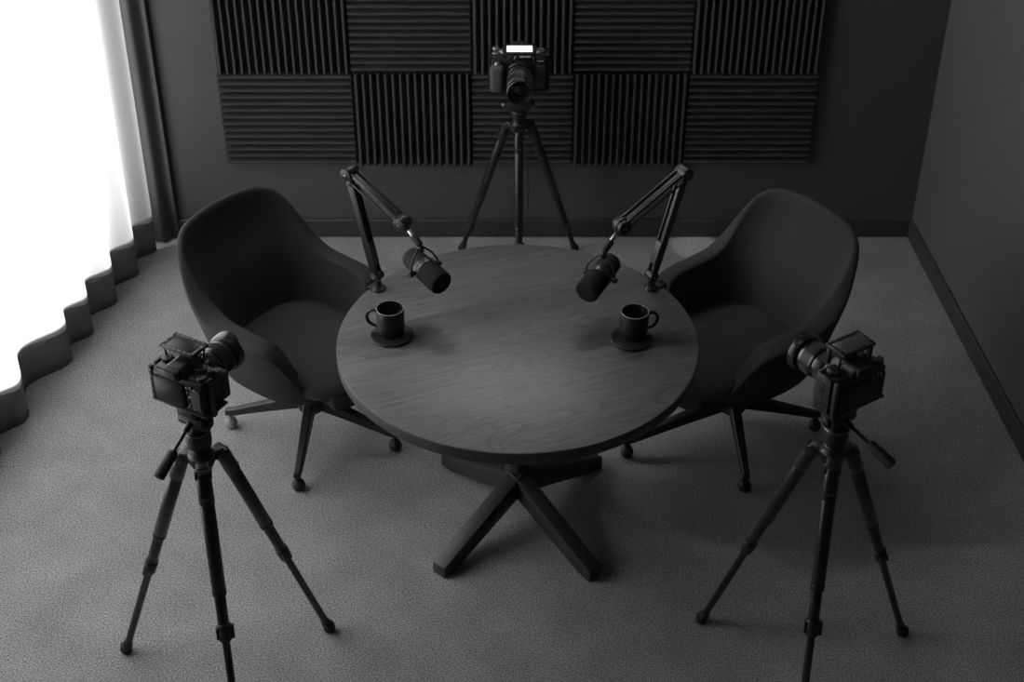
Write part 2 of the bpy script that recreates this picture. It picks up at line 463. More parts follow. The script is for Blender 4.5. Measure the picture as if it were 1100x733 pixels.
# ------------------------------------------------------------------ chairs
def lerp_tab(tab_, x):
    for (x0, y0), (x1, y1) in zip(tab_[:-1], tab_[1:]):
        if x <= x1:
            t = (x - x0) / (x1 - x0); t = t * t * (3 - 2 * t); return y0 + (y1 - y0) * t
    return tab_[-1][1]
def superell(a, ax, ay, n):
    c, s_ = abs(math.cos(a)), abs(math.sin(a))
    r = ((c / ax) ** n + (s_ / ay) ** n) ** (-1 / n)
    return r
def armchair(loc, face, shift, label, base_angles, glide_mats):
    """local +X is the way the chair faces; shift moves the upholstered shell over the base"""
    t = thing('armchair', label, 'armchair', loc, face, 'upholstered swivel armchairs at the round table')
    N = 96
    # rim height by angle from the front (0) to the back (180)
    HT = [(0, .375), (30, .375), (43, .395), (53, .49), (60, .585), (67, .622), (84, .636), (100, .640), (116, .655), (125, .725), (136, .862), (150, .902), (180, .912)]
    b = MB(); rows = []
    V = [0, .12, .25, .38, .48, .58, .68, .78, .88, .95, 1.0]
    sh_ = Vector((shift[0], shift[1], 0))
    for i in range(N):
        a = 2 * PI * i / N
        deg = math.degrees(a); deg = 360 - deg if deg > 180 else deg
        h = sum(lerp_tab(HT, min(180, max(0, deg + q))) for q in (-6, -4, -2, 0, 2, 4, 6)) / 7
        co, si = math.cos(a), math.sin(a)
        Rb = superell(a, .265 if co > 0 else .265, .272, 2.7)        # at the seat line
        Rt = superell(a, .275 if co > 0 else .350, .340, 2.6 if co > 0 else 2.9)      # at the rim
        col_ = []
        for v in V:
            if v < .38:        # bowl underside
                q = v / .38
                r = Rb * math.sin(q * PI / 2) ** .8
                z = .325 + .060 * (1 - math.cos(q * PI / 2))
            else:
                q = (v - .38) / .62
                z = .385 + (h - .385) * q if h > .385 else .385 - .004 * q
                zz = min(1, max(0, (z - .385) / .30))
                r = Rb + (Rt - Rb) * (zz ** .75)
            x, y = r * co, r * si
            if z > .60 and co < 0:
                k = (z - .60) / .34
                x -= .050 * k
            col_.append(Vector((x, y, z)) + sh_)
        rows.append(col_)
    bot = b.bm.verts.new(sum((c[0] for c in rows), Vector()) / N)
    vr = [[b.bm.verts.new(p) for p in c[1:]] for c in rows]
    for i in range(N):
        j = (i + 1) % N
        b.bm.faces.new((bot, vr[j][0], vr[i][0]))
        for k in range(len(V) - 2):
            b.bm.faces.new((vr[i][k], vr[j][k], vr[j][k + 1], vr[i][k + 1]))
    sh = b.build('shell', 'fabric', t, sharp=180)
    g = sh.vertex_groups.new(name='thickness')
    for v in sh.data.vertices:
        k = min(1, max(0, (v.co.z - .66) / .16))
        g.add([v.index], 1 - .62 * k, 'REPLACE')
    md = sh.modifiers.new('thick', 'SOLIDIFY'); md.thickness = .080; md.offset = -1; md.use_even_offset = False
    md.vertex_group = 'thickness'
    md = sh.modifiers.new('smooth', 'SUBSURF'); md.levels = 2; md.render_levels = 2
    # seat cushion
    b = MB(); rings = []
    NC = 48
    for (k, z) in [(0.0, .395), (.55, .393), (.88, .395), (.975, .41), (1.0, .43), (.99, .455), (.93, .475), (.75, .487), (.4, .492), (0.0, .494)]:
        ring = []
        for i in range(NC):
            a = 2 * PI * i / NC
            r = k * superell(a, .325 if math.cos(a) > 0 else .245, .245, 3.2)
            x = r * math.cos(a); zz = z
            if x > .2: zz -= (x - .2) * .22 * (1 if z > .43 else .4)
            ring.append(Vector((x, r * math.sin(a), zz)) + sh_)
        rings.append(ring)
    vv = []
    for ring, kk in zip(rings, range(len(rings))):
        if kk in (0, len(rings) - 1): vv.append([b.bm.verts.new(ring[0])])
        else: vv.append([b.bm.verts.new(p) for p in ring])
    for A, B in zip(vv[:-1], vv[1:]):
        for i in range(NC):
            j = (i + 1) % NC
            if len(A) == 1: b.bm.faces.new((A[0], B[j], B[i]))
            elif len(B) == 1: b.bm.faces.new((A[i], A[j], B[0]))
            else: b.bm.faces.new((A[i], A[j], B[j], B[i]))
    cu = b.build('seat_cushion', 'cushion', t, sharp=180)
    md = cu.modifiers.new('smooth', 'SUBSURF'); md.levels = 1; md.render_levels = 2
    # swivel column and hub
    b = MB(); b.lathe([(0, .15), (.045, .15), (.05, .16), (.05, .225), (.03, .235), (.03, .31), (.10, .318), (.10, .334), (0, .334)], (0, 0, 0), (0, 0, 1), 32)
    b.build('swivel_column', 'chairleg', t)
    for (ang, rad), gm in zip(base_angles, glide_mats):
        a = ang - face
        d = Vector((math.cos(a), math.sin(a), 0)); s_ = Vector((-d.y, d.x, 0))
        secs = []
        for (r, w, z0, z1) in ((.03, .046, .160, .215), (rad * .5, .040, .118, .158), (rad * .93, .032, .070, .098), (rad + .012, .028, .064, .088)):
            secs.append([d * r + s_ * w / 2 + Vector((0, 0, z0)), d * r - s_ * w / 2 + Vector((0, 0, z0)), d * r - s_ * w / 2 * .8 + Vector((0, 0, z1)), d * r + s_ * w / 2 * .8 + Vector((0, 0, z1))])
        b = MB(); vs = [[b.bm.verts.new(p) for p in s1] for s1 in secs]
        for A, B in zip(vs[:-1], vs[1:]):
            for k in range(4): b.bm.faces.new((A[k], A[(k + 1) % 4], B[(k + 1) % 4], B[k]))
        b.bm.faces.new(vs[0]); b.bm.faces.new(vs[-1][::-1])
        lg = b.build('leg', 'chairleg', t)
        md = lg.modifiers.new('bev', 'BEVEL'); md.width = .004; md.segments = 2
        b = MB(); c = d * (rad - .004)
        b.cyl(c + Vector((0, 0, .045)), c + Vector((0, 0, .070)), .010)
        b.lathe([(0, .0005), (.014, .001), (.022, .009), (.025, .022), (.022, .036), (.014, .047), (0, .048)], c, (0, 0, 1), 24)
        b.build('foot_glide', gm, lg, 'pale grey foot glide' if gm == 'glide_grey' else None)
    return t
A0 = R(-25.5)
armchair((-.755, 4.440, 0), R(-36), (-.01, .0), 'dark fabric armchair left of the table, on the curtain side',
         [(R(-95), .30), (R(-12), .325), (R(82), .30), (R(168), .34)], ['glide', 'glide', 'glide', 'glide_grey'])
armchair((.830, 4.435, 0), R(180 + 35), (.025, -.016), 'dark fabric armchair right of the table, on the plain wall side',
         [(R(-86), .300), (R(194), .413), (R(100), .30), (R(10), .345)], ['glide', 'glide', 'glide', 'glide'])

# ------------------------------------------------------------------ tripods
def tripod(center, hub_z, feet, head_top, head_yaw, handle, label, sc=1.0, cable=False):
    cx, cy = center
    t = thing('tripod', label, 'tripod', (cx, cy, 0), 0, 'black tripods carrying the cameras')
    s = sc
    # crown (spider)
    b = MB()
    b.lathe([(0, hub_z - .075 * s), (.022 * s, hub_z - .075 * s), (.026 * s, hub_z - .05 * s), (.036 * s, hub_z - .03 * s), (.038 * s, hub_z - .004 * s), (.033 * s, hub_z), (.030 * s, hub_z + .006), (.030 * s, hub_z + .016 * s), (.026 * s, hub_z + .020 * s), (0, hub_z + .020 * s)], (0, 0, 0), (0, 0, 1), 32)
    dirs = []
    for fx, fy in feet:
        d = Vector((fx - cx, fy - cy, 0)).normalized(); sd = Vector((-d.y, d.x, 0)); dirs.append((d, sd))
        rot = Matrix((( d.x, sd.x, 0), (d.y, sd.y, 0), (0, 0, 1)))
        b.box(d * .042 * s + Vector((0, 0, hub_z - .020 * s)), (.044 * s, .036 * s, .032 * s), .006 * s, rot)
        b.cyl(d * .062 * s + sd * .024 * s + Vector((0, 0, hub_z - .026 * s)), d * .062 * s - sd * .024 * s + Vector((0, 0, hub_z - .026 * s)), .017 * s, seg=20, bev=.003)
    b.build('crown', 'mag', t)
    for (fx, fy), (d, sd) in zip(feet, dirs):
        top = d * .064 * s + Vector((0, 0, hub_z - .030 * s))
        foot = Vector((fx - cx, fy - cy, .0))
        ax = (foot - top); L = ax.length; ax.normalize(); LF = (.80 if cable else .53) if fy > cy else (.66 if cable else .50); MF = .54 if cable else .36
        b = MB()
        b.cyl(top - ax * .012 * s, top + ax * .085 * s, .0215 * s, .0225 * s, bev=.004 * s)
        b.cyl(top + ax * .08 * s, top + ax * L * MF, .0205 * s, bev=.001)
        b.cyl(top + ax * L * (MF - .005), top + ax * L * (LF - .02), .0165 * s, bev=.001)
        b.cyl(top + ax * L * (MF - .005), top + ax * (L * (MF - .005) + .022 * s), .0212 * s, bev=.003)
        lg = b.build('leg', 'tube', t)
        b = MB()
        b.cyl(top + ax * (L * LF - .028 * s), top + ax * (L * LF + .024 * s), .0205 * s, .019 * s, bev=.003)
        o = top + ax * (L * LF - .002 * s)
        rot = Matrix((( d.x, sd.x, ax.x), (d.y, sd.y, ax.y), (d.z, sd.z, ax.z)))
        sdx = ax.cross(sd).normalized(); sdx = sdx if sdx.z > 0 else -sdx
        rot = Matrix(((sdx.x, sd.x, ax.x), (sdx.y, sd.y, ax.y), (sdx.z, sd.z, ax.z)))
        b.box(o + sd * .019 * s, (.020 * s, .018 * s, .042 * s), .003 * s, rot)
        b.box(o - sd * .020 * s, (.026 * s, .008 * s, .036 * s), .002 * s, rot)
        b.build('leg_lock', 'black', lg)
        b = MB(); b.cyl(top + ax * L * LF, foot - ax * .025 * s, .0118 * s, seg=20)
        b.build('lower_tube', 'tube', lg)
        b = MB(); b.cyl(foot - ax * .058 * s, foot - ax * .03 * s, .0145 * s, .0165 * s, bev=.002)
        c = foot - ax * .022 * s
        b.lathe([(0, .0005), (.012 * s, .0012), (.019 * s, .008 * s), (.0195 * s, .020 * s), (.016 * s, .034 * s), (0, .038 * s)], Vector((foot.x - ax.x * .012, foot.y - ax.y * .012, 0)), (0, 0, 1), 20)
        b.build('rubber_foot', 'rubber', lg)
        b = MB(); o = top + ax * .064 * s + sdx * .0222 * s
        b.box(o, (.004 * s, .020 * s, .007 * s), .001, rot)
        b.build('size_mark', 'chrome', lg)
    # head
    yaw = head_yaw
    f = Vector((-math.sin(yaw), math.cos(yaw), 0)); r = Vector((math.cos(yaw), math.sin(yaw), 0)); u = Vector((0, 0, 1))
    hz = hub_z + .018 * s; H = head_top - hz; kb = .62 if cable else 1.0; kx = 1.22 if cable else 1.0
    b = MB()
    b.lathe([(0, 0), (.024 * s, 0), (.024 * s, .010), (.034 * s, .013), (.036 * s, H * .20 * kb), (.035 * s, H * .40 * kb), (.028 * s, H * .46 * kb), (.018 * s, H * .5 * kb), (0, H * .5 * kb)], (0, 0, hz), (0, 0, 1), 32)
    rot = Matrix(((r.x, f.x, 0), (r.y, f.y, 0), (0, 0, 1)))
    tz = hz + H * (.40 if cable else .62)
    if cable: b.box(u * (tz + head_top - H * .1) * .5, (.040 * s, .036 * s, head_top - H * .1 - tz), .005, rot)
    b.box(Vector((0, 0, tz)), (.052 * s, .046 * s, H * .34), .008 * s, rot)
    b.cyl(r * .044 * s * kx + u * tz, -r * .044 * s * kx + u * tz, .026 * s, bev=.004 * s)
    hd = b.build('pan_head', 'mag', t)
    b = MB()
    for q in (1, -1):
        b = MB(); b.cyl(r * .0435 * s * kx * q + u * tz, r * .054 * s * kx * (1.15 if cable else 1) * q + u * tz, .017 * s, .014 * s, bev=.003)
        b.build('tilt_cap', 'chrome' if cable else 'black', hd)
    b = MB(); b.lathe([(.0362 * s, 0), (.0372 * s, .001), (.0372 * s, .003), (.0362 * s, .004)], (0, 0, hz + H * .37 * kb), (0, 0, 1), 32)
    b.build('pan_ring', 'chrome', hd)
    b = MB()
    b.box(u * (head_top - H * .10 - .006), (.060 * s, .078 * s, H * .16), .006 * s, rot)
    b.box(u * (head_top - .0055), (.048 * s, .088 * s, .010), .003, rot)
    b.build('quick_release_plate', 'black', t)
    b = MB(); o = u * (head_top - H * .10) 
    b.cyl(o + r * .028 * s, o + r * .062 * s, .005 * s); b.cyl(o + r * .050 * s, o + r * .078 * s, .0105 * s, .012 * s, bev=.003)
    b.build('clamp_knob', 'black', t)
    p0 = u * tz - f * .02 * s
    p1 = p0 + Vector(handle)
    ax = (p1 - p0).normalized(); Lh = (p1 - p0).length
    b = MB(); b.cyl(p0, p0 + ax * Lh * .6, .0055 * s, seg=16)
    b.cyl(p0 - ax * .005, p0 + ax * .03, .010 * s, seg=16, bev=.002)
    ph = b.build('pan_handle', 'tube', t)
    b = MB(); b.lathe([(0, 0), (.011 * s, 0), (.0145 * s, .006), (.0155 * s, Lh * .2), (.0165 * s, Lh * .42), (.015 * s, Lh * .47), (.010 * s, Lh * .48), (0, Lh * .48)], p0 + ax * Lh * .52, ax, 24)
    b.build('handle_grip', 'rubber', ph)
    if cable:
        b = MB()
        pts = [Vector((.02, .03, hub_z - .05)), Vector((.03, .04, hub_z - .2)), Vector((.045, .02, hub_z - .32)), Vector((.04, .0, hub_z - .42)), Vector((.022, -.01, hub_z - .45))]
        fine = []
        for i in range(len(pts) - 1):
            for k in range(6):
                fine.append(pts[i].lerp(pts[i + 1], k / 6))
        fine.append(pts[-1])
        b.tube(fine, .0032, 8); b.build('hanging_strap', 'dull', t)
    return t

LT = (-.868, 3.212); RT = (.908, 3.255); CT = (.028, 5.655)
LTOP, RTOP, CTOP = 1.132, 1.102, .902
YL, YR, YC = R(-30), R(33), PI
tripod(LT, .945, [(-1.249, 3.35), (-.596, 3.444), (-.790, 2.845)], LTOP, YL, (-.075, -.135, -.085), 'black tripod at the front left on the grey carpet')
tripod(RT, .925, [(.622, 3.482), (1.28, 3.423), (.835, 2.860)], RTOP, YR, (.118, -.125, -.060), 'black tripod at the front right on the shaded carpet')
tripod(CT, .728, [(-.232, 5.80), (.290, 5.80), (.03, 5.36)], CTOP, YC, (-.03, .13, -.10), 'black tripod at the back, standing between table and foam panels', .92, True)

# ------------------------------------------------------------------ cameras
def video_camera(loc, yaw, label, sc=1.0, hx=0.0, screen='screen', hood=True, marks=False, lift=.042, plate_w=.106, ls=1.0):
    """local +Y is where the lens looks, +X the operator's right, origin under the body"""
    t = thing('camera', label, 'camera', loc, yaw, 'cameras on the tripods', sc)
    W, D, H = .170, .078, .106
    b = MB()
    b.box((0, 0, H * .46), (W - .012, D, H * .90), .005)
    b.box((0, .002, H * .91), (W - .022, D * .84, H * .10), .005)                      # top deck
    # viewfinder hump
    mt = Matrix(((1, 0, 0, 0), (0, 0, -1, D * .50), (0, 1, 0, 0), (0, 0, 0, 1)))
    hh_ = H * (1.07 if marks else 1.19)
    b.prism([(-.040, H * .90), (.034, H * .90), (.024, hh_ - .007), (.016, hh_), (-.022, hh_), (-.031, hh_ - .007)], mt, D * .98, .004)
    b.lathe([(.0, 0), (.041, 0), (.041, .008), (.038, .011), (0, .011)], (-.003, D * .49, H * .47), (0, 1, 0), 40)   # mount
    b.build('body', 'mag', t)
    b = MB(); b.box((W * .5 - .022, D * .5 + .012, H * .40), (.040, .034, H * .78), .012, seg=3); b.build('grip', 'grip_lit' if marks else 'grip', t)
    b = MB(); b.box((W * .5 - .024, -D * .5 - .001, H * .45), (.030, .008, H * .62), .003); b.build('thumb_rest', 'grip', t)
    b = MB(); b.box((-W * .5 + .022, D * .5 + .001, H * .42), (.026, .008, H * .66), .003); b.build('front_leatherette', 'grip', t)
    b = MB()                                                                                # eyepiece
    ez = H * (.93 if marks else 1.02)
    b.box((-.004, -D * .52, ez), (.046, .020, .032), .006)
    b.box((-.004, -D * .66, ez), (.032, .004, .020), .0015)
    b.build('eyepiece', 'rubber', t)
    b = MB(); b.box((-.024, -D * .5 - .002, H * .43), (.096, .008, .070), .002)
    b.box((-.024, -D * .5 - .0064, H * .43), (.086, .0016, .060), .0006)
    b.build('rear_screen', 'screen', t)
    for (x, y, r_, h_, mk) in ((.044, .006, .0150, .011, 1), (.068, .016, .0095, .008, 0), (.066, -.020, .011, .007, 0), (-.060, .004, .0160, .011, 1), (.062, .046, .0085, .010, 1)):
        z0 = H * .95 if y < .03 else H * .76
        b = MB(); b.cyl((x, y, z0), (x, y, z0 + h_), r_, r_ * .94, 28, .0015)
        dl = b.build('dial', 'dial_silver_lit' if marks else 'dial', t)
        if mk:
            b = MB(); rr = r_ * .62
            b.lathe([(rr - .0014, -.0004), (rr - .001, .0009), (rr, .0009), (rr + .0004, -.0004)], (x, y, z0 + h_), (0, 0, 1), 24)
            b.build('dial_mark', 'chrome', dl)
    yb = -D * .5 + .001                                                                     # rear controls
    b = MB(); b.lathe([(0, 0), (.0115, 0), (.0115, .004), (.008, .0055), (.007, .004), (0, .004)], (.047, yb, H * .42), (0, -1, 0), 24); b.build('control_dial', 'dial', t)
    for (x, z, r_) in ((.036, .74, .0040), (.048, .78, .0040), (.060, .74, .0038), (.038, .20, .0038), (.053, .17, .0038), (.036, .60, .0032)):
        b = MB(); b.cyl((x, yb, H * z), (x, yb - .006, H * z), r_, seg=14, bev=.001); b.build('button', 'chrome', t)
    # half cage around the body with drilled rails
    cg = MB()
    cg.box((0, 0, -.0015), (W + .006, D + .004, .007), .0015)
    cg.box((-W * .5 + .001, .002, H * .47), (.010, D * .60, H * .99), .002)
    cg.box((-W * .5 + .003, -D * .46, H * .47), (.012, .012, H * .99), .002)
    cg.box((W * .5 - .001, -.012, H * .47), (.008, .018, H * .99), .002)
    cg.box((0, D * .30, H * .965), (W + .004, .012, .007), .002)
    b = MB()
    for k in range(5):
        z = H * (.14 + .18 * k)
        b.cyl((-W * .5 - .0036, .002, z), (-W * .5 - .0046, .002, z), .0036, seg=12)
        b.cyl((-W * .5 + .003, -D * .46 - .0056, z), (-W * .5 + .003, -D * .46 - .0066, z), .0026, seg=12)
        b.cyl((W * .5 + .0026, -.012, z), (W * .5 + .0036, -.012, z), .0034, seg=12)
    for k in range(9):
        b.cyl((-.072 + k * .018, -D * .5 - .0016, -.0015), (-.072 + k * .018, -D * .5 - .0026, -.0015), .0019, seg=10)
    cg.merge(b, 1)
    cg.build('cage', ('black', 'chrome'), t)
    # raised top plate on posts: frame with a screen lying in it
    PZ = H * .98 + lift; pw, pd = plate_w, .066; py = .026; px = hx
    e = .011
    hb_ = MB()
    hb_.box((px, py - pd / 2 + e / 2, PZ), (pw, e, .009), .002); hb_.box((px, py + pd / 2 - e / 2, PZ), (pw, e, .009), .002)
    hb_.box((px - pw / 2 + e / 2, py, PZ), (e, pd - .004, .009), .002); hb_.box((px + pw / 2 - e / 2, py, PZ), (e, pd - .004, .009), .002)
    for q in (-1, 1):
        hb_.box((px + q * (pw / 2 - .005), py + .022 * (-q), (PZ + H * .9) / 2), (.008, .011, PZ - H * .9), .002)
        hb_.tube([(px + q * (pw / 2 - .005), py - .022 * (-q), PZ), (px + q * (pw / 2 - .005), py - .010 * (-q) - .004, H * .93)], .0028, 8)
    b = MB()
    for k in range(6):
        for yy in (py - pd / 2 + e / 2, py + pd / 2 - e / 2):
            x = px - pw / 2 + .012 + k * (pw - .024) / 5
            b.cyl((x, yy, PZ + .0042), (x, yy, PZ + .0052), .0030, seg=12)
        x = px - pw / 2 + .012 + k * (pw - .024) / 5
        b.cyl((x, py - pd / 2 + .0004, PZ), (x, py - pd / 2 - .0006, PZ), .0022, seg=12)
    for k in range(2):
        for xx in (px - pw / 2 + e / 2, px + pw / 2 - e / 2):
            b.cyl((xx, py - .011 + k * .022, PZ + .0042), (xx, py - .011 + k * .022, PZ + .0052), .0030, seg=12)
    hb_.merge(b, 1)
    hb_.build('top_handle', ('black', 'chrome'), t)
    b = MB(); b.box((px, py, PZ + .0005), (pw - 2 * e + .001, pd - 2 * e + .001, .006), .001)
    b.build('top_screen', screen, t, {'lit': 'glowing white top screen', 'screen_grey': 'grey top screen'}.get(screen))
    for zc, hh in ((.62, .036), (.28, .028)):
        b = MB(); b.box((-W * .5 - .003, .012, H * zc), (.004, .026, hh), .0012); b.build('port_cover', 'dull', t)
    if not marks:
        b = MB()
        pts = [(W * .5 + .002, .012, H * .80)] + [(W * .5 + .002 + .013 * math.sin(a), .016, H * .52 + H * .28 * math.cos(a)) for a in [R(x) for x in range(20, 161, 20)]] + [(W * .5 + .002, .012, H * .24)]
        b.tube(pts, .0026, 8); b.build('side_cable', 'dull', t)
    # lens
    o = Vector((-.003, D * .49 + .008, H * .47)); ax = (0, 1, 0)
    b = MB()
    b.lathe([(0, 0), (.036, 0), (.038, .004), (.0385, .018), (.0405, .021), (.0405, .040), (.0390, .042), (.0390, .048), (.0425, .052), (.0430, .058), (.0430, .086), (.0415, .088), (.0415, .104), (.037, .104), (.035, .094), (0, .094)], o, ax, 64)
    ln = b.build('lens', 'lens', t)
    for h0, h1, r_ in ((.022, .039, .0403), (.059, .085, .0428)):
        b = MB(); n = 54; A = []
        for k in range(n * 4):
            a = 2 * PI * k / (n * 4); rr = r_ + (.0016 if k % 4 in (1, 2) else 0)
            ring = [b.bm.verts.new(o + Vector((q * math.sin(a), h, q * math.cos(a)))) for q, h in ((r_ - .002, h0), (rr, h0 + .0008), (rr, h1 - .0008), (r_ - .002, h1))]
            A.append(ring)
        for k in range(n * 4):
            P_, Q_ = A[k], A[(k + 1) % (n * 4)]
            for q in range(4): b.bm.faces.new((P_[q], P_[(q + 1) % 4], Q_[(q + 1) % 4], Q_[q]))
        b.build('focus_ring', 'rubber', ln)
    for h0, r_ in ((.0100, .0384), (.0905, .0415)):
        b = MB(); b.lathe([(r_ - .0006, h0), (r_ + .0005, h0 + .0005), (r_ + .0005, h0 + .002), (r_ - .0006, h0 + .0025)], o, ax, 48)
        b.build('lens_mark', 'chrome', ln)
    b = MB(); b.lathe([(0, .097), (.012, .0968), (.024, .095), (.0345, .091), (.0345, .088), (0, .088)], o, ax, 40); b.build('front_element', 'glass', ln)
    if hood:
        b = MB(); n = 96; oR = []
        for k in range(n):
            a = 2 * PI * k / n
            Lh = .122 + .011 * max(0, math.cos(2 * a)) ** .6           # longer petals above and below
            ring = []
            for (r_, h) in ((.0418, .099), (.0490, .101), (.0508, .104), (.0512, Lh), (.0488, Lh), (.0468, .112), (.0418, .106)):
                ring.append(b.bm.verts.new(o + Vector((r_ * math.sin(a), h, r_ * math.cos(a)))))
            oR.append(ring)
        for k in range(n):
            A, B = oR[k], oR[(k + 1) % n]
            for q in range(7):
                b.bm.faces.new((A[q], A[(q + 1) % 7], B[(q + 1) % 7], B[q]))
        b.build('lens_hood', 'hood', ln)
    else:
        b = MB(); b.lathe([(.0368, .100), (.0420, .100), (.0425, .103), (.0425, .114), (.0405, .116), (.039, .108), (.0368, .105)], o, ax, 56)
        b.build('front_ring', 'lens', ln)
    for q in [ln] + list(ln.children):
        for v in q.data.vertices:
            v.co.x = o.x + (v.co.x - o.x) * ls; v.co.z = o.z + (v.co.z - o.z) * ls
    if marks:   # small printed lettering and slanted stroke on the front of the hump, and a stroke under the dial
        yf = D * .50 + .0008
        x = -.002
        b = MB()
        for w_, hh in ((.004, .0062), (.0032, .0046), (.0034, .0046), (.0034, .0046), (.0034, .0046), (.0030, .0046), (.0034, .0046), (.0034, .0046)):
            x -= w_           # the line reads from +X to -X for the viewer in front
            b.box((x + w_ / 2, yf, H * .985 + hh / 2 - .002), (w_ * .72, .0012, hh), 0)
            x -= .0006
        b.build('lettering', 'white', t, 'small white maker lettering')
        b = MB(); rot = Matrix.Rotation(R(-25), 3, 'Y')
        b.box((.010, yf, H * 1.0), (.0020, .0012, .018), 0, rot); b.build('slash_mark', 'white', t, 'slanted white stroke')
        b = MB(); b.box((-.062, yf - .0006, H * .86), (.018, .002, .0020), 0); b.build('stroke_mark', 'white', t, 'thin white stroke')
    return t
video_camera((LT[0] - .006, LT[1], LTOP + .0005), YL, 'camera with long hooded lens at front left, aimed at the left armchair', 1.07, -.020, 'screen')
video_camera((RT[0] + .014, RT[1], RTOP + .0005), YR, 'camera with grey top screen at front right, aimed at the right armchair', 1.11, .012, 'screen_grey')
video_camera((CT[0], CT[1], CTOP + .0005), YC, 'camera at the back facing the viewer with a bright white top screen', 1.42, -.002, 'lit', False, True, .016, .095, .88)

# ------------------------------------------------------------------ boom arms and microphones
def boom_arm(base, pivot, elbow, joint, tip, label, satin):
    B, P, E, J, K = [Vector(v) for v in (base, pivot, elbow, joint, tip)]
    t = thing('boom_arm', label, 'microphone arm', B, 0, 'jointed microphone arms on the table')
    P, E, J, K = P - B, E - B, J - B, K - B
    out = Vector((B.x - TC.x, B.y - TC.y, 0)); rad = out.length; out.normalize(); sd = Vector((-out.y, out.x, 0))
    rot = Matrix(((out.x, sd.x, 0), (out.y, sd.y, 0), (0, 0, 1)))
    edge = TR - rad
    b = MB()
    b.lathe([(0, .0006), (.025, .0006), (.027, .003), (.025, .008), (.018, .011), (.014, .013), (.013, .03), (0, .03)], (0, 0, 0), (0, 0, 1), 32)
    # C clamp around the table edge
    b.box(out * ((edge + .012) / 2) + Vector((0, 0, .0045)), (edge + .012, .036, .008), .001, rot)
    b.box(out * (edge + .008) + Vector((0, 0, -.034)), (.008, .036, .085), .001, rot)
    b.box(out * (edge - .012) + Vector((0, 0, -.072)), (.046, .036, .008), .001, rot)
    b.cyl(out * (edge - .022) + Vector((0, 0, -.112)), out * (edge - .022) + Vector((0, 0, -.050)), .005, seg=14)
    b.cyl(out * (edge - .022) + Vector((0, 0, -.051)), out * (edge - .022) + Vector((0, 0, -.0435)), .013, seg=20)
    b.build('table_clamp', 'arm', t)
    # plane of the arm
    n = (E - P).cross(J - E).normalized()
    b = MB()
    b.cyl((0, 0, .012), (0, 0, P.z - .004), .011, seg=24)
    b.cyl(P + n * .021, P - n * .021, .0185, seg=28, bev=.003)
    b.build('base_joint', 'arm', t)
    for c_, o_, r_ in ((P, .021, .006), (E, .026, .0055), (J, .024, .0055)):
        for q in (1, -1):
            b = MB(); b.cyl(c_ + n * (o_ - .001) * q, c_ + n * (o_ + .003) * q, r_, seg=16, bev=.001)
            b.build('pivot_bolt', 'chrome', t)
    # lower arm : twin channels and a core
    def bar(b, p, q, w, h, off=0.0, up_off=0.0, bev=.002):
        d = (q - p).normalized(); up = n.cross(d).normalized()
        rt = Matrix(((d.x, n.x, up.x), (d.y, n.y, up.y), (d.z, n.z, up.z)))
        b.box((p + q) / 2 + n * off + up * up_off, ((q - p).length, w, h), bev, rt)
    b = MB()
    bar(b, P, E, .006, .026, .013); bar(b, P, E, .006, .026, -.013)
    bar(b, P.lerp(E, .05), P.lerp(E, .95), .018, .012)
    lo = b.build('lower_arm', 'armlight' if satin else 'arm', t)
    b = MB(); bar(b, P.lerp(E, .12), P.lerp(E, .34), .030, .030); b.build('spring_cover', 'armlight', lo)
    # elbow
    b = MB(); b.cyl(E + n * .026, E - n * .026, .0225, seg=28, bev=.003)
    e2 = E + (J - E).normalized() * .012 - Vector((0, 0, .026))
    b.cyl(e2 + n * .02, e2 - n * .02, .010, seg=20, bev=.002)
    b.build('elbow_joint', 'arm', t)
    # upper arm : parallel rods and springs
    d = (J - E).normalized(); up = n.cross(d).normalized(); up = up if up.z > 0 else -up
    for o in (-.0165, .0165):
        b = MB(); bar(b, E + up * .012, J + up * .012, .005, .011, o, 0, .001); b.build('upper_rod', 'armlight', t)
        b = MB(); bar(b, E - up * .017, J - up * .015, .004, .006, o, 0, .001); b.build('lower_rod', 'armlight' if not satin else 'arm', t)
    b = MB(); bar(b, E.lerp(J, .04) + up * .006, E.lerp(J, .96) + up * .006, .013, .010)
    ua = b.build('upper_arm', 'armlight' if not satin else 'arm', t)
    for o in (-.0075, .0075):
        b = MB()
        p = E.lerp(J, .06) - up * .006 + n * o; q = E.lerp(J, .92) - up * .006 + n * o
        pts = []; turns = 34
        u2 = up; w2 = n
        for k in range(turns * 8 + 1):
            a = 2 * PI * k / 8; c = p.lerp(q, k / (turns * 8))
            pts.append(c + (u2 * math.cos(a) + w2 * math.sin(a)) * .0042)
        b.tube(pts, .0011, 5)
        b.build('spring', 'chrome', ua)
    b = MB(); b.cyl(J + n * .024, J - n * .024, .0255, seg=28, bev=.004)
    b.cyl(J + n * .007, J - n * .007, .029, seg=28, bev=.001)
    m_ = J.lerp(K, .34)
    b.cyl(J, m_, .0075, seg=16); b.build('end_joint', 'arm', t)
    b = MB(); b.cyl(m_, J.lerp(K, .62), .0085, seg=20, bev=.001); b.build('thread_collar', 'steel', t, 'bright steel thread collar')
    b = MB(); b.cyl(J.lerp(K, .60), K, .0125, .0115, seg=20, bev=.002); b.build('end_socket', 'dull', t)
    return t

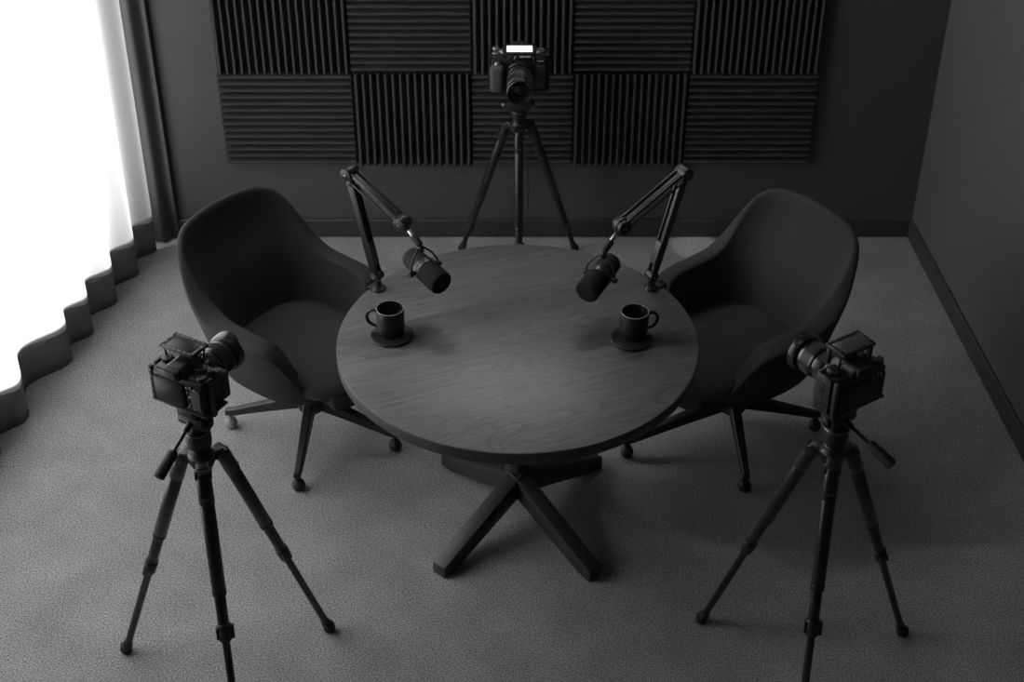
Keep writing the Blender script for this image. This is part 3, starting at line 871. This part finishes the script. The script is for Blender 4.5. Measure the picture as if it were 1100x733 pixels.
def microphone(c, axis, label, top):
    C = Vector(c); t = thing('microphone', label, 'microphone', C, 0, 'broadcast microphones above the table')
    a = Vector(axis).normalized()
    n = a.cross(Vector((0, 0, 1))).normalized()
    b = MB()
    b.lathe([(0, -.088), (.022, -.088), (.032, -.085), (.0365, -.078), (.0380, -.06), (.0385, .012), (0, .012)], (0, 0, 0), a, 40)
    b.build('mic_body', 'mic', t)
    b = MB()
    b.lathe([(0, .010), (.036, .010), (.0395, .015), (.0410, .026), (.0420, .074), (.0415, .088), (.0385, .094), (.026, .096), (0, .097)], (0, 0, 0), a, 40)
    b.build('windscreen', 'foamscreen', t)
    b = MB(); b.lathe([(.0375, -.014), (.0412, -.013), (.0416, .0), (.0412, .012), (.0375, .013)], (0, 0, 0), a, 40)
    b.build('mount_band', 'armlight', t)
    K = Vector(top) - C
    b = MB()
    q = .050
    pts = [n * q, n * (q + .004) + K * .25, n * .036 + K * .62, n * .012 + K * .90, K * .93, -n * .012 + K * .90, -n * .036 + K * .62, -n * (q + .004) + K * .25, -n * q]
    fine = []
    for i in range(len(pts) - 1):
        for k in range(5): fine.append(pts[i].lerp(pts[i + 1], k / 5))
    fine.append(pts[-1])
    b.tube(fine, .0036, 8)
    b.lathe([(0, -.012), (.010, -.012), (.012, -.004), (.012, .004), (.006, .010), (0, .010)], K * .90, (0, 0, 1), 20)
    yk = b.build('yoke', 'arm', t)
    for s_ in (1, -1):
        b = MB()
        b.cyl(n * .040 * s_, n * .056 * s_, .0075, seg=18, bev=.0015)
        b.cyl(n * .052 * s_, n * .064 * s_, .010, .009, seg=18, bev=.002)
        b.build('yoke_knob', 'black', yk)
    return t

KL = (-.304, 4.212, 1.010); KR = (.306, 4.212, .985)
boom_arm((-.466, 4.341, TH), (-.468, 4.345, .802), (-.541, 4.38, 1.19), (-.363, 4.27, 1.06), KL, 'jointed microphone arm clamped to the left edge of the table', False)
boom_arm((.484, 4.345, TH), (.484, 4.35, .802), (.574, 4.38, 1.19), (.366, 4.27, 1.05), KR, 'jointed microphone arm clamped to the right edge of the table', True)
microphone((-.290, 4.195, .926), (.103, -.130, -.020), 'dark foam covered microphone on the left arm, angled to the right', (KL[0], KL[1], KL[2] - .004))
microphone((.294, 4.195, .899), (-.085, -.136, -.030), 'dark foam covered microphone on the right arm, angled to the left', (KR[0], KR[1], KR[2] - .004))

# ------------------------------------------------------------------ mugs and saucers
def mug(x, y, z, ang, label):
    t = thing('mug', label, 'mug', (x, y, z), ang, 'black mugs on the table')
    r, h, w = .0465, .098, .004
    b = MB()
    b.lathe([(0, .0005), (r - .016, .0005), (r - .010, .003), (r - .004, .012), (r - .001, .026), (r, .045), (r, h - .002), (r - .001, h), (r - w + .001, h), (r - w, h - .002), (r - w, .03), (r - w - .006, .014), (r - .018, .009), (0, .008)], (0, 0, 0), (0, 0, 1), 56)
    b.build('cup', 'ceramic', t)
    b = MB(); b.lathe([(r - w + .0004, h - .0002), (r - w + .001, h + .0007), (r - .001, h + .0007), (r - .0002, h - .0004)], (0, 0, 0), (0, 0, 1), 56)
    b.build('rim', 'rim', t, 'pale rim, highlight put in its colour')
    b = MB(); pts = []
    for k in range(17):
        a = R(118 - 236 * k / 16)
        pts.append((r - .004 + .006 + .028 * math.cos(a) + .006, 0, h * .54 + .030 * math.sin(a)))
    pts = [(r - .003, 0, pts[0][2] + .001)] + pts + [(r - .004, 0, pts[-1][2] - .001)]
    b.tube(pts, .0058, 12); b.build('handle', 'ceramic', t)
    b = MB(); b.lathe([(0, h * .60), (r - w + .0005, h * .60), (r - w + .0005, h * .60 - .003), (0, h * .60 - .003)], (0, 0, 0), (0, 0, 1), 48)
    b.build('coffee', 'coffee', t, 'dark coffee')
def saucer(x, y, z, label):
    b = MB()
    b.lathe([(0, .0005), (.062, .0005), (.067, .002), (.0700, .005), (.0702, .0075), (.0690, .0090), (.066, .0092), (.062, .0085), (0, .0085)], (0, 0, 0), (0, 0, 1), 56)
    o = b.build('saucer', 'saucer', None); o.location = (x, y, z); tag(o, label, 'saucer', 'flat saucers under the mugs')
saucer(-.400, 4.056, TH, 'flat dark saucer under the left hand mug'); mug(-.402, 4.064, TH + .0088, R(168), 'black coffee mug on the left, its handle towards the left armchair')
saucer(.397, 4.035, TH, 'flat dark saucer under the right hand mug'); mug(.404, 4.046, TH + .0088, R(18), 'black coffee mug on the right, its handle towards the right armchair')

# ------------------------------------------------------------------ light
w = bpy.data.worlds.new('World'); scn.world = w; w.use_nodes = True
w.node_tree.nodes['Background'].inputs[0].default_value = (1, 1, 1, 1)
w.node_tree.nodes['Background'].inputs[1].default_value = .5
def area(name, loc, direction, sx, sy, power, up=(0, 0, 1)):
    l = bpy.data.lights.new(name, 'AREA'); l.shape = 'RECTANGLE'; l.size = sx; l.size_y = sy; l.energy = power
    o = bpy.data.objects.new(name, l); COL.objects.link(o); o.location = loc
    o.rotation_euler = Vector(direction).to_track_quat('-Z', 'Y').to_euler()
    return o
wc = lwp((W_S0 + W_S1) / 2, .30, (W_Z0 + W_Z1) / 2)
area('daylight', wc, CN, W_S1 - W_S0 + .3, W_Z1 - W_Z0 + .3, 225)
# added lights out of frame, not known lamps of the room
area('table_sheen_light', (-.1, BY - .12, 3.0), (0, -.80, -.60), 1.5, .12, 14)  # added strip for the sheen on the table front
area('lens_highlight_light', (-.3, 2.9, CEIL - .05), (0, 0, -1), .5, .3, 2)  # added overhead light for highlights on the lenses

sp = bpy.data.lights.new('floor_spot', 'SPOT'); sp.energy = 150; sp.spot_size = R(3.2); sp.spot_blend = .35; sp.shadow_soft_size = .01  # added spot that makes the pale light patch on the carpet
so = bpy.data.objects.new('floor_spot', sp); COL.objects.link(so); so.location = (.95, 5.45, CEIL - .05)
so.rotation_euler = (Vector((.84, 5.84, 0)) - so.location).to_track_quat('-Z', 'Y').to_euler()

# ------------------------------------------------------------------ camera
cam = bpy.data.cameras.new('Camera'); co = bpy.data.objects.new('Camera', cam); COL.objects.link(co)
cam.sensor_fit = 'HORIZONTAL'; cam.sensor_width = 36; cam.lens = 36 * 1600 / 1100
co.location = (0, 0, 3.603); co.rotation_euler = (R(90 - 35.31), 0, 0)
cam.clip_start = .05
scn.camera = co
scn.view_settings.view_transform = 'Standard'; scn.view_settings.look = 'None'
scn.view_settings.exposure = 0; scn.view_settings.gamma = 1; scn.view_settings.use_curve_mapping = False
scn.cycles.use_denoising = True
scn.cycles.max_bounces = 8; scn.cycles.diffuse_bounces = 4; scn.cycles.transparent_max_bounces = 12
